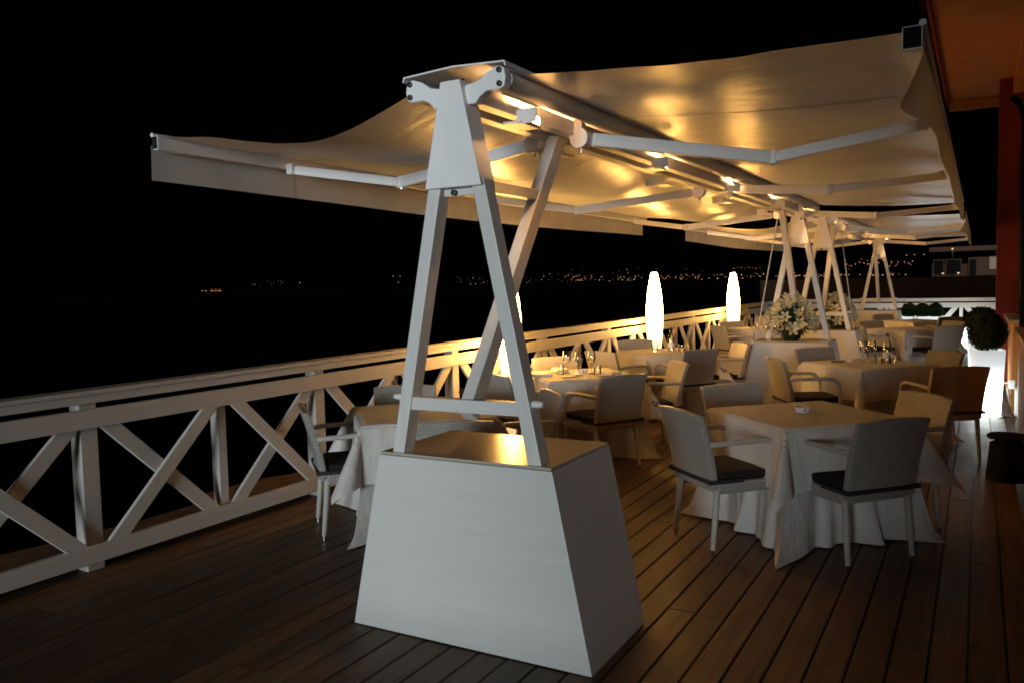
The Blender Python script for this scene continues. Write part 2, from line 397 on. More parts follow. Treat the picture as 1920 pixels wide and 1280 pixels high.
def street_lamp(x, y, zt, lab, pw):
    t = thing("street_lamp", lab, "street lamp", (x, y, -6), 0, "street lamps by the house")
    MB().tube([(0, 0, 0), (0, 0, zt + 6)], 0.06, 8).obj("pole", "far_dark", t)
    MB().lathe([(0.0, -0.05), (0.08, -0.03), (0.10, 0.03), (0.05, 0.07), (0, 0.08)], 12, (0, 0, zt + 6.12)).obj("lamp_head", "city_white", t, smooth=True)
    l = bpy.data.lights.new("street_lamp_light", 'POINT'); l.energy = pw; l.color = (1, 0.55, 0.25); l.shadow_soft_size = 0.15
    lo = bpy.data.objects.new("street_lamp_light", l); COL.objects.link(lo); lo.parent = t; lo.location = (0, -0.35, zt + 6.1)
for px, py, yy, lab, pw in ((1797, 515, 88, "lit street lamp in front of the pale house, nearest its corner", 120), (1768, 516, 87, "lit street lamp left of the pale house above the dark wall", 40), (1786, 470, 84, "high lit street lamp level with the house roof", 90)):
    r = PX(px, py); k = yy / r.y
    street_lamp(r.x * k, yy, 1.6 + r.z * k, lab, pw)

# ------------------------------------------------------------------ the restaurant building on the right
bld = thing("restaurant_building", "restaurant building with ochre walls, red columns and overhanging eave", "building", (0, 0, 0))
MB().box((2.9, 8.25, 2.1), (4.6, 3.5, 4.2)).obj("wall", "red_paint", bld, 0.01)           # projecting bay, y 6.5 .. 10
MB().box((3.4, 0.0, 2.1), (3.6, 12.996, 4.2)).obj("wall", "ochre_plaster", bld, 0.01)     # recessed front beside the camera
MB().box((2.91, -7.0, 2.1), (4.58, 1.0, 4.2)).obj("wall", "red_paint", bld, 0.01)        # unseen wing, added to block the low sun from the right side
MB().box((3.2, 12.0, 2.1), (4.6, 3.99, 4.2)).obj("wall", "red_paint", bld, 0.01)
def low_wall(y0, y1, x=0.36, h=1.0):
    w = MB().box((x + 0.11, (y0 + y1) / 2, h / 2 - 0.05), (0.22, y1 - y0, h + 0.1)).obj("low_wall", "ochre_plaster", bld, 0.006)
    MB().box((x + 0.10, (y0 + y1) / 2, h + 0.021), (0.30, y1 - y0 + 0.06, 0.04)).obj("sill", "sill_stone", w, 0.006)
    MB().box((x - 0.006, (y0 + y1) / 2, 0.045), (0.02, y1 - y0 - 0.01, 0.09)).obj("skirting", "sill_stone", w, 0.003)
low_wall(6.5, 10.0, 0.37); low_wall(11.6, 13.3, 0.36, 1.0)
def window_bay(y0, y1, dx=0.0):
    w = MB().box((0.535 + dx, (y0 + y1) / 2, 2.15), (0.02, y1 - y0, 2.1)).obj("window", "window_glass", bld)
    for y in (y0, y1): MB().box((0.50 + dx, y, 2.15), (0.09, 0.07, 2.14)).obj("window_frame", "black_frame", w, 0.004)
    for z in (1.10, 3.22): MB().box((0.50 + dx, (y0 + y1) / 2, z), (0.07, y1 - y0, 0.06)).obj("window_frame", "black_frame", w, 0.004)
for a, b in ((6.7, 9.6), (11.8, 13.1)): window_bay(a, b)
for a, b in ((-5.5, -2.6), (-1.5, 1.4), (2.5, 5.4)): window_bay(a, b, 1.06)
for y in (13.55,): MB().box((0.345, y, 2.13), (0.27, 0.27, 4.26)).obj("column", "red_paint", bld, 0.01)
MB().box((0.40, 10.06, 2.05), (0.06, 0.08, 4.1)).obj("black_post", "black_frame", bld, 0.004)
MB().box((1.95, 4.05, 4.34), (4.8, 21.7, 0.14)).obj("eave_soffit", "soffit_paint", bld, 0.004)
MB().box((-0.47, 4.05, 4.36), (0.035, 21.8, 0.26)).obj("fascia", "red_paint", bld, 0.004)
MB().box((1.95, 14.82, 4.20), (4.78, 0.14, 0.13)).obj("end_beam", "soffit_paint", bld, 0.004)
MB().box((0.46, 9.95, 4.15), (0.18, 6.9, 0.22)).obj("wall_beam", "soffit_paint", bld, 0.004)
MB().box((2.0, 4.05, 4.50), (5.2, 22.1, 0.16)).obj("roof", "far_dark", bld, 0.01)
br_ = MB().tube([(0.36, 8.0, 2.80), (0.30, 7.98, 2.86), (0.26, 7.95, 2.97)], 0.02, 8); br_.tube([(0.26, 7.95, 2.97), (0.22, 7.9, 3.0)], 0.03, 8); br_.box((0.35, 8.0, 2.78), (0.04, 0.10, 0.14))
br_.obj("bracket", "black_frame", bld)
ob = MB().box((0.342, 10.9, 0.35), (0.06, 0.1, 0.1)).obj("power_socket", "white_plastic", None, 0.006)
MB().box((0.385, 10.9, 0.16), (0.03, 0.04, 0.34)).obj("conduit", "white_plastic", ob, 0.003)
MB().tube([(0.33, 10.9, 0.36), (0.27, 10.87, 0.365), (0.22, 10.84, 0.35)], 0.012, 8).obj("plug", "white_plastic", ob, smooth=True)
tag(ob, "white power socket on the deck edge beside the tall lit planter", "socket")

# ------------------------------------------------------------------ white railings
def railing(label, origin, ang, length, bay, first, name="deck_railing"):
    # local x runs along the rail, local -y faces the deck
    t = thing(name, label, "railing", origin, ang, "white timber railings round the deck")
    P = "rail_paint"
    MB().box((length / 2, 0.012, 1.043), (length, 0.135, 0.024)).obj("cap_rail", P, t, 0.003)
    MB().box((length / 2, -0.020, 1.004), (length, 0.038, 0.050)).obj("top_rail", P, t, 0.003)
    MB().box((length / 2, -0.020, 0.890), (length, 0.038, 0.110)).obj("middle_rail", P, t, 0.003)
    MB().box((length / 2, -0.020, 0.105), (length, 0.038, 0.105)).obj("bottom_rail", P, t, 0.003)
    post = MB().box((0, 0.047, 0.5149), (0.105, 0.095, 1.03)).mesh("post", 0.004); post.materials.append(MATS[P])
    stud = MB().box((0, 0.036, 0.4965), (0.07, 0.07, 0.67)).mesh("stud", 0.004); stud.materials.append(MATS[P])
    hb_ = bay / 2
    za, zb = 0.155, 0.838
    fr = MB().prism([(-hb_ + 0.06, za), (-hb_ + 0.19, za), (-0.05, zb), (-0.18, zb)], 'y', -0.039, -0.012).mesh("diagonal", 0.003)
    bk = MB().prism([(-hb_ + 0.06, zb), (-hb_ + 0.19, zb), (-0.05, za), (-0.18, za)], 'y', -0.009, 0.018).mesh("diagonal", 0.003)
    fr2 = MB().prism([(0.05, zb), (0.18, zb), (hb_ - 0.06, za), (hb_ - 0.19, za)], 'y', -0.039, -0.012).mesh("diagonal", 0.003)
    bk2 = MB().prism([(0.05, za), (0.18, za), (hb_ - 0.06, zb), (hb_ - 0.19, zb)], 'y', -0.009, 0.018).mesh("diagonal", 0.003)
    for m in (fr, bk, fr2, bk2): m.materials.append(MATS[P])
    x = first
    while x < length + 0.01:
        if x > 0.05: link("post", post, None, t).location = (x, 0, 0)
        for me, off in ((stud, hb_), (fr, hb_), (bk, hb_), (fr2, hb_), (bk2, hb_)):
            if x + bay <= length + 0.1 and x + off > 0.9: link(me.name.split(".")[0], me, None, t).location = (x + off, 0, 0)
        x += bay
    return t
ra = math.atan2(21.6, 0.13)
railing("long white timber railing with crossed braces along the sea side", (-4.475, 0.0, 0), ra, 21.65, 1.905, -0.905)
railing("short white timber railing across the far end of the terrace", (-4.30, 21.74, 0), 0.0, 4.75, 1.58, 0.0)

# ------------------------------------------------------------------ double awnings on A-frame stands
XC = -1.955
def stand(t, yf, sgn):
    """base box plus A-frame; yf = outer face of the stand, sgn +1: the beam runs to +y"""
    Y = lambda d: yf + sgn * d
    # base: vertical front and back, sloping ends, boards with a thin top lip
    hb2, ht2, H = 0.62, 0.445, 0.835
    a, b = sorted((Y(0.0), Y(0.61)))
    base = MB().prism([(XC - hb2 - 0.01, 0.004), (XC + hb2 - 0.01, 0.004), (XC + ht2, H), (XC - ht2, H)], 'y', a, b).obj("base", "wood_x", t, 0.004)
    MB().box((XC, (a + b) / 2, H + 0.0075), (2 * ht2 - 0.012, b - a - 0.012, 0.012)).obj("base_top", "glossy_top", base, 0.002)
    y0, y1 = sorted((Y(0.025), Y(0.105)))
    zt, zb = 2.02, 0.845
    for s in (-1, 1):
        leg = MB().prism([(XC + s * 0.385, zb), (XC + s * 0.322, zb), (XC + s * 0.075, zt + 0.03), (XC + s * 0.138, zt + 0.03)], 'y', y0, y1).obj("leg", "wood_z", t, 0.004)
        MB().lathe([(0, -0.03), (0.014, -0.03), (0.016, -0.01), (0.012, 0.02), (0, 0.02)], 10).obj("bolt_cap", "white_plastic", leg, smooth=True).matrix_basis = Matrix.Translation((XC + s * 0.365, Y(0.055), 1.10)) @ Matrix.Rotation(math.pi / 2 * s, 4, 'Y')
    MB().box((XC, Y(0.065), 1.075), (0.59, 0.055, 0.058)).obj("crossbar", "wood_x", t, 0.003)
    p0, p1 = sorted((Y(-0.002), Y(0.118)))
    hp = MB().prism([(XC - 0.142, zt - 0.002), (XC + 0.142, zt - 0.002), (XC + 0.048, 2.462), (XC - 0.048, 2.462)], 'y', p0, p1).obj("head_plate", "white_metal", t, 0.004)
    MB().box((XC, Y(0.07), zt - 0.02), (0.15, 0.05, 0.03)).obj("head_rail", "wood_x", t, 0.003)
    for sx, zz in ((-0.015, zt - 0.022),):
        MB().lathe([(0, 0), (0.013, 0), (0.013, 0.02), (0, 0.024)], 10).obj("bolt", "black_rubber", hp).matrix_basis = Matrix.Translation((XC + sx, Y(0.045), zz)) @ Matrix.Rotation(math.pi / 2 * sgn, 4, 'X')
    for s in (-1, 1):
        MB().lathe([(0, 0), (0.010, 0), (0.010, 0.012), (0, 0.016)], 8).obj("bolt", "black_rubber", hp).matrix_basis = Matrix.Translation((XC + s * 0.03, Y(0.05), 2.462))
    # brace from the crossbar up to the ridge beam
    bc = MB().beam((XC, Y(0.07), 1.03), (XC, Y(1.04), 2.392), 0.062, 0.085).obj("brace", "wood_z", t, 0.004)
    MB().lathe([(0, 0), (0.016, 0), (0.016, 0.02), (0, 0.03)], 10).obj("bolt", "black_rubber", bc).matrix_basis = Matrix.Translation((XC - 0.033, Y(0.10), 1.13)) @ Matrix.Rotation(-math.pi / 2, 4, 'Y')
    MB().beam((XC, Y(0.12), 2.045), (XC, Y(0.76), 2.045), 0.05, 0.05).obj("strut", "wood_y", t, 0.003)
    # cast end brackets carrying the two rollers
    for s in (-1, 1):
        e0, e1 = sorted((Y(0.03), Y(0.085)))
        poly = [(XC + s * 0.055, 2.36), (XC + s * 0.055, 2.44), (XC + s * 0.12, 2.452), (XC + s * 0.17, 2.485), (XC + s * 0.215, 2.50), (XC + s * 0.245, 2.49), (XC + s * 0.252, 2.45), (XC + s * 0.245, 2.412), (XC + s * 0.215, 2.402), (XC + s * 0.16, 2.405), (XC + s * 0.125, 2.385), (XC + s * 0.105, 2.36)]
        bk = MB().prism(poly if s > 0 else poly[::-1], 'y', e0, e1).obj("end_bracket", "white_metal", t, 0.006)
        for zz in (2.425, 2.48):
            MB().lathe([(0, 0), (0.012, 0), (0.012, 0.01), (0, 0.014)], 10).obj("bolt", "black_rubber", bk).matrix_basis = Matrix.Translation((XC + s * 0.226, Y(0.03), zz)) @ Matrix.Rotation(math.pi / 2 * sgn, 4, 'X')

def canopy_z(side, u, y, seed):
    """height of the cloth, u 0 at the roller .. 1 at the front bar"""
    wr = 0.006 * noise.noise((u * 5 + seed, y * 0.9, 1.3)) + 0.003 * noise.noise((u * 9 + y * 2.5, y * 2.2 - u * 4, seed))
    env = math.sin(math.pi * min(1, max(0, u))) ** 0.7
    if side > 0:
        z = 2.475 - 0.075 * u - 0.022 * math.sin(math.pi * u)
    else:
        z = 2.475 - 0.045 * u - 0.128 * math.sin(math.pi * u) ** 1.15 * (0.86 + 0.14 * math.cos((y - 3.1) * 0.8)) - 0.03 * math.sin(2 * math.pi * u)
        wr *= 1.7
        wr += 0.010 * math.sin(3.2 * y + 5 * u) * math.exp(-((u - 0.3) / 0.25) ** 2)
    return z + wr * env
def awning(label, y_near, y_far, seed):
    t = thing("double_awning", label, "awning", (XC, (y_near + y_far) / 2, 0), 0, "two-sided awnings over the tables")
    kids_before = set(bpy.data.objects)
    stand(t, y_near, 1); stand(t, y_far, -1)
    ya, yb = y_near + 0.09, y_far - 0.09
    for s in (-1, 1):
        MB().box((XC + s * 0.075, (ya + yb) / 2, 2.402), (0.07, yb - ya + 0.02, 0.075)).obj("ridge_beam", "white_metal", t, 0.006)
    MB().box((XC, (ya + yb) / 2, 2.440), (0.07, yb - ya, 0.03)).obj("ridge_tie", "white_metal", t, 0.003)
    hd = MB().prism([(XC - 0.262, 2.492), (XC - 0.256, 2.492), (XC - 0.25, 2.508), (XC, 2.520), (XC + 0.25, 2.508), (XC + 0.256, 2.492), (XC + 0.262, 2.492), (XC + 0.255, 2.514), (XC, 2.527), (XC - 0.255, 2.514)], 'y', y_near + 0.02, y_far - 0.02).obj("hood", "white_metal", t)
    for k in range(5):
        y = ya + 0.3 + (yb - ya - 0.6) * k / 4
        MB().box((XC, y, 2.487), (0.03, 0.04, 0.064)).obj("hood_post", "white_metal", hd)
    for s in (-1, 1):
        xr = XC + s * 0.212
        rl = MB().tube([(xr, ya - 0.003, 2.452), (xr, yb + 0.003, 2.452)], 0.043, 20).obj("roller", "valance_fabric", t, smooth=True)
        for y in (ya - 0.012, yb + 0.012): MB().tube([(xr, y - 0.008, 2.452), (xr, y + 0.008, 2.452)], 0.040, 16).obj("roller_end", "steel", rl)
        xo = XC + s * (1.755 if s > 0 else 1.975); zo = 2.370 if s > 0 else 2.415
        x_in = XC + s * 0.225
        # cloth
        def cp(u, v, s=s, x_in=x_in, xo=xo):
            y = ya + 0.02 + (yb - ya - 0.04) * v
            xx = x_in + (xo - s * 0.02 - x_in) * u
            z = canopy_z(s, u, y, seed + s)
            z += (zo + 0.032 - (2.40 if s > 0 else 2.43)) * u
            k = max(0, 1 - u / 0.07); z += 0.018 * k * k                       # climbs over the roller
            return (xx, y + 0.012 * noise.noise((u * 3, v * 2, 9)) * (1 if 0.01 < v < 0.99 else 0.4), z)
        cn = MB().grid(cp, 48, 150).obj("canopy", "canopy_fabric", t, smooth=True)
        for k in range(1, 7):
            v = k / 7
            m = MB()
            for i in range(24):
                p, q = Vector(cp(i / 24, v)), Vector(cp((i + 1) / 24, v))
                p.z -= 0.0015; q.z -= 0.0015; w = Vector((0, 0.008, 0))
                m.add([p - w, p + w, q + w, q - w], [(0, 1, 2, 3)])
            m.obj("seam", "seam_thread", cn)
        # front bar, hollow ends' shade painted as black plates, fabric valance below it
        fb = MB().box((xo, (ya + yb) / 2, zo), ((0.062 if s > 0 else 0.040), yb - ya + 0.05, 0.078)).obj("front_bar", "white_metal", t, 0.006)
        for y in (ya - 0.027, yb + 0.027): MB().box((xo, y, zo), ((0.054 if s > 0 else 0.034), 0.006, 0.066)).obj("bar_end", "hollow_shade", fb)
        MB().tube([(xo + s * 0.03, ya - 0.02, zo + 0.045), (xo + s * 0.03, yb + 0.02, zo + 0.045)], 0.012, 8).obj("bar_lip", "white_metal", fb, smooth=True)
        def vp(u, v, s=s, xo=xo, zo=zo):
            y = ya - 0.02 + (yb - ya + 0.04) * v
            amp = u ** 1.3
            x = xo + s * (0.041 + 0.006 * amp * math.sin(y * 2.3 + seed) + 0.003 * amp * math.sin(y * 5.1))
            z = zo - 0.012 - u * (0.205 - 0.02 * math.sin(y * 0.7))
            if s > 0:
                c = math.exp(-((y - ya - 0.12) / 0.30) ** 2); x -= 0.09 * c * amp; z += 0.01 * c * amp
            return (x, y, z)
        vl = MB().grid(vp, 8, 120).obj("valance", "valance_fabric", t, smooth=True)
        for k in (1, 3, 5):
            m = MB()
            for i in range(8):
                p, q = Vector(vp(i / 8, k / 7)), Vector(vp((i + 1) / 8, k / 7)); w = Vector((0, 0.008, 0)); e = Vector((-s * 0.0015, 0, 0))
                m.add([p - w + e, p + w + e, q + w + e, q - w + e], [(0, 1, 2, 3)])
            m.obj("seam", "seam_thread", vl)
        # folding arms
        if s > 0: arms = ((4.0, 4.64, 4.53), (7.0, 6.58, 6.97), (10.15, 9.76, 10.25))
        else: arms = ((4.0, 4.22, 4.03), (7.0, 6.82, 6.55), (10.15, 10.0, 10.2))
        for sy, ey, ty in arms:
            dy = y_near - 2.975
            sh = Vector((XC + s * 0.135, sy + dy, 2.35)); el = Vector((XC + s * (0.975 if s > 0 else 1.2), ey + dy, 2.25)); tp = Vector((xo - s * 0.05, ty + dy, zo - 0.045))
            am = MB().beam(sh + (el - sh).normalized() * 0.06, el, 0.042, 0.068).obj("folding_arm", "white_metal", t, 0.008)
            d = (tp - el).normalized()
            MB().beam(el + d * 0.05, tp - d * 0.02, 0.038, 0.058).obj("forearm", "white_metal", am, 0.007)
            e = MB().tube([el - Vector((0, 0, 0.035)), el + Vector((0, 0, 0.035))], 0.030, 14); e.beam(el, el + d * 0.07, 0.03, 0.05); e.obj("elbow_joint", "white_metal", am, 0.003)
            MB().tube([el - Vector((0, 0, 0.039)), el + Vector((0, 0, 0.039))], 0.010, 8).obj("elbow_pin", "steel", am)
            sj = MB().tube([sh - Vector((0, 0.035, 0)), sh + Vector((0, 0.035, 0))], 0.052, 20); sj.box(sh + Vector((-s * 0.005, 0, 0.05)), (0.045, 0.058, 0.10)); sj.obj("shoulder_joint", "white_metal", am, 0.005)
            MB().tube([sh - Vector((0, 0, 0.052)), sh - Vector((0, 0, 0.075))], 0.010, 8).obj("shoulder_bolt", "steel", am)
            MB().box(tp + Vector((s * 0.005, 0, 0.005)), (0.05, 0.06, 0.07)).obj("tip_bracket", "white_metal", am, 0.008)
    # lamps hanging under the ridge, shining up on the cloth
    for k in range(5):
        y = y_near + 0.40 + 1.79 * k
        y = min(y, y_far - 0.40)
        for s in (1, -1):
            x = XC + s * 0.115 if s > 0 else XC - 0.115
            yy = y + (0.9 if s < 0 else 0); 
            if yy > y_far - 0.3: continue
            lh = MB().box((XC + s * 0.125, yy, 2.322), (0.09, 0.20, 0.010)).obj("lamp_tray", "white_metal", t, 0.003)
            MB().tube([(XC + s * 0.105, yy, 2.37), (XC + s * 0.105, yy, 2.32)], 0.006, 8).obj("lamp_hanger", "steel", lh)
            MB().box((XC + s * 0.165, yy, 2.345), (0.035, 0.14, 0.034)).obj("lamp_body", "white_metal", lh, 0.004)
            MB().box((XC + s * 0.192, yy - 0.078, 2.345), (0.10, 0.006, 0.062)).obj("added_visor", "white_metal", lh)  # added shield that hides the bright lamp face from the camera
            l = bpy.data.lights.new("awning_lamp_light", 'AREA'); l.shape = 'RECTANGLE'; l.size = 0.026; l.size_y = 0.12; l.energy = AW_POWER; l.color = WARM
            lo = bpy.data.objects.new("awning_lamp_light", l); COL.objects.link(lo); lo.parent = lh
            d = Vector((s * 0.55, 0, 0.84)); lo.location = (XC + s * 0.186, yy, 2.345); lo.rotation_euler = (-d).to_track_quat('Z', 'Y').to_euler(); lo.rotation_euler = (0, s * math.radians(180 - 82), 0)
    # parented pieces are modelled in world coordinates
    off = Vector(t.location)
    for o in t.children: o.location = Vector(o.location) - off
    return t
AW_POWER = 58.0
aw1 = awning("large white two-sided awning whose A-frame stands on the near tapered box", 2.975, 10.75, 1.0)
aw2 = awning("farther white two-sided awning beyond the lilies, partly hidden", 12.50, 20.27, 5.0)
def cord(t, a, b, name):
    off = Vector(t.location); o = MB().tube([Vector(a) - off, (Vector(a) + Vector(b)) / 2 - off, Vector(b) - off], 0.008, 6).obj(name, "rail_paint", t)
cord(aw1, (XC - 0.19, 10.45, 2.36), (XC - 0.40, 10.2, 0.852), "tension_cord")
cord(aw2, (XC + 0.19, 12.86, 2.36), (XC + 0.42, 12.55, 0.852), "tension_cord")
# ------------------------------------------------------------------ floor lamps
def cigar(z): 
    pts = [(0.0, 0.050), (0.2, 0.066), (0.5, 0.088), (0.8, 0.107), (1.0, 0.117), (1.2, 0.116), (1.4, 0.098), (1.55, 0.074), (1.69, 0.044)]
    for (a, ra_), (b, rb_) in zip(pts, pts[1:]):
        if a <= z <= b:
            k = (z - a) / (b - a); k = k * k * (3 - 2 * k) * 0.25 + k * 0.75; return ra_ + (rb_ - ra_) * k
    return pts[-1][1]
lampP = None
for x, y, lab in ((-4.10, 7.22, "tall glowing cigar-shaped floor lamp behind the near awning stand"), (-4.08, 11.42, "middle glowing cigar-shaped floor lamp beside the table with tumblers"), (-4.06, 15.75, "farthest glowing cigar-shaped floor lamp by the candle table")):
    if lampP is None:
        lampP = thing("floor_lamp", lab, "floor lamp", (x, y, 0), 0, "cigar-shaped floor lamps along the railing")
        MB().lathe([(cigar(i / 40 * 1.69), i / 40 * 1.69) for i in range(41)] + [(0.036, 1.692), (0.0, 1.680)], 32).obj("shade", "lamp_glow", lampP, smooth=True).location = (0, 0, 0.03)
        MB().lathe([(0, 0), (0.13, 0), (0.13, 0.018), (0.07, 0.03), (0, 0.03)], 28).obj("foot", "steel", lampP, smooth=True)
    else:
        c = copy_tree(lampP); c.location = (x, y, 0); c["label"] = lab

# ------------------------------------------------------------------ chairs
def chair_mesh_parts():
    t = thing("armchair", "", "chair", (0, 0, 0), 0, "white woven armchairs round the tables")
    # backrest: a curved woven panel with thickness and a rolled top
    def back(u, v, off):
        z = 0.385 + 0.445 * v; y = -0.225 - 0.012 - 0.10 * v ** 1.6; y -= 0.012 * (1 - (2 * u - 1) ** 2)
        w = 0.232 + 0.010 * v; top = 0.012 * (1 - (2 * u - 1) ** 2) * v
        return Vector((-w + 2 * w * u, y + off, z + top))
    nu, nv = 12, 12
    fr = [back(i / nu, j / nv, 0.020) for i in range(nu + 1) for j in range(nv + 1)]
    bk = [back(i / nu, j / nv, -0.020) for i in range(nu + 1) for j in range(nv + 1)]
    m = MB(); ix = lambda i, j: i * (nv + 1) + j
    fs = [(ix(i, j), ix(i + 1, j), ix(i + 1, j + 1), ix(i, j + 1)) for i in range(nu) for j in range(nv)]
    n = len(fr); fs += [tuple(k + n for k in f[::-1]) for f in fs]
    rim = [ix(i, 0) for i in range(nu)] + [ix(nu, j) for j in range(nv)] + [ix(i, nv) for i in range(nu, 0, -1)] + [ix(0, j) for j in range(nv, 0, -1)]
    fs += [(a, b, b + n, a + n) for a, b in zip(rim, rim[1:] + rim[:1])]
    m.add(fr + bk, fs)
    m.obj("backrest", "rattan", t, 0.010, True, 3, boxuv)
    MB().box((0, 0.005, 0.395), (0.47, 0.455, 0.07)).obj("seat", "rattan", t, 0.018, True, 3, boxuv)
    MB().box((0, 0.012, 0.458), (0.445, 0.43, 0.052)).obj("cushion", "cushion", t, 0.018, True, 3)
    s = MB()
    for sx in (-1, 1): s.box((sx * 0.2465, -0.17, 0.437), (0.004, 0.22, 0.024))
    s.box((0, -0.2785, 0.437), (0.497, 0.004, 0.024)); s.obj("strap", "strap", t)
    for sx in (-1, 1):
        for fy, ty in ((0.205, 0.0), (-0.215, -0.035)):
            lg = MB().tube([(sx * 0.212, fy, 0.40), (sx * 0.216, fy + ty * 0.5, 0.2), (sx * 0.220, fy + ty, 0.035)], [0.020, 0.018, 0.0155], 10).obj("leg", "rattan_tube", t, smooth=True)
            MB().tube([(sx * 0.220, fy + ty, 0.036), (sx * 0.220, fy + ty, 0.001)], [0.011, 0.011], 8).obj("foot_tip", "steel", lg)
        pts = [(sx * 0.228, -0.270, 0.655), (sx * 0.248, -0.20, 0.66), (sx * 0.25, -0.05, 0.664), (sx * 0.25, 0.08, 0.662), (sx * 0.25, 0.14, 0.648), (sx * 0.249, 0.178, 0.61), (sx * 0.246, 0.192, 0.55), (sx * 0.236, 0.197, 0.41)]
        MB().tube(pts, 0.0165, 10).obj("armrest", "rattan_tube", t, smooth=True)
    return t
proto = chair_mesh_parts(); used = [False]
def chair(bx, by, fx, fy, lab):
    """bx,by: middle of the backrest's feet; fx,fy: direction the seat faces"""
    c = proto if not used[0] else copy_tree(proto); used[0] = True
    l = math.hypot(fx, fy); fx, fy = fx / l, fy / l
    c.location = (bx + fx * 0.24, by + fy * 0.24, 0); c.rotation_euler = (0, 0, math.atan2(fy, fx) - math.pi / 2); c["label"] = lab
    return c

# ------------------------------------------------------------------ tables with two cloths
A_ = 0.44; ZT = 0.735
def side_wave(s, seed): return noise.noise((s * 3.1, seed, 0)) * 0.5 + noise.noise((s * 7.0, seed + 3, 0)) * 0.3
def overlay(x, y, hang, seed, lift=0.0):
    """drape of the square top cloth: cloth point (x,y) -> table-local position"""
    ax, ay = abs(x), abs(y); sx, sy = (1 if x >= 0 else -1), (1 if y >= 0 else -1)
    du, dv = max(0, ax - A_), max(0, ay - A_)
    z = ZT + 0.010 + lift; e = 0.012 + lift
    if du == 0 and dv == 0: return Vector((x, y, z + 0.0015 * noise.noise((x * 6, y * 6, seed))))
    if dv == 0:
        w = 0.055 * side_wave(y, seed + sx) * min(1, du / 0.2)
        o = e + du * 0.10 + w; return Vector((sx * (A_ + o), y, z - math.sqrt(max(0, du * du - (du * 0.10) ** 2)) - 0.004))
    if du == 0:
        w = 0.055 * side_wave(x, seed + 5 + sy) * min(1, dv / 0.2)
        o = e + dv * 0.10 + w; return Vector((x, sy * (A_ + o), z - dv * 0.995 - 0.004))
    r = math.hypot(du, dv); th = math.atan2(dv, du); f = math.sin(2 * th) ** 1.6
    rho = r * (0.10 + 0.44 * f); wv = 0.055 * (side_wave(sx * A_ * 1.0 + 0, seed + sx) if th < 0.8 else side_wave(sx * A_, seed + 5 + sy)) * min(1, r / 0.2) * (1 - f)
    dx, dy = math.cos(th), math.sin(th)
    bulge = 0.02 * math.sin(th * 8 + seed) * min(1, r / 0.3)
    return Vector((sx * (A_ + (e + wv) * dx + rho * dx + bulge * dy * 0.5), sy * (A_ + (e + wv) * dy + rho * dy - bulge * dx * 0.5), z - math.sqrt(max(0, r * r - rho * rho)) - 0.004))
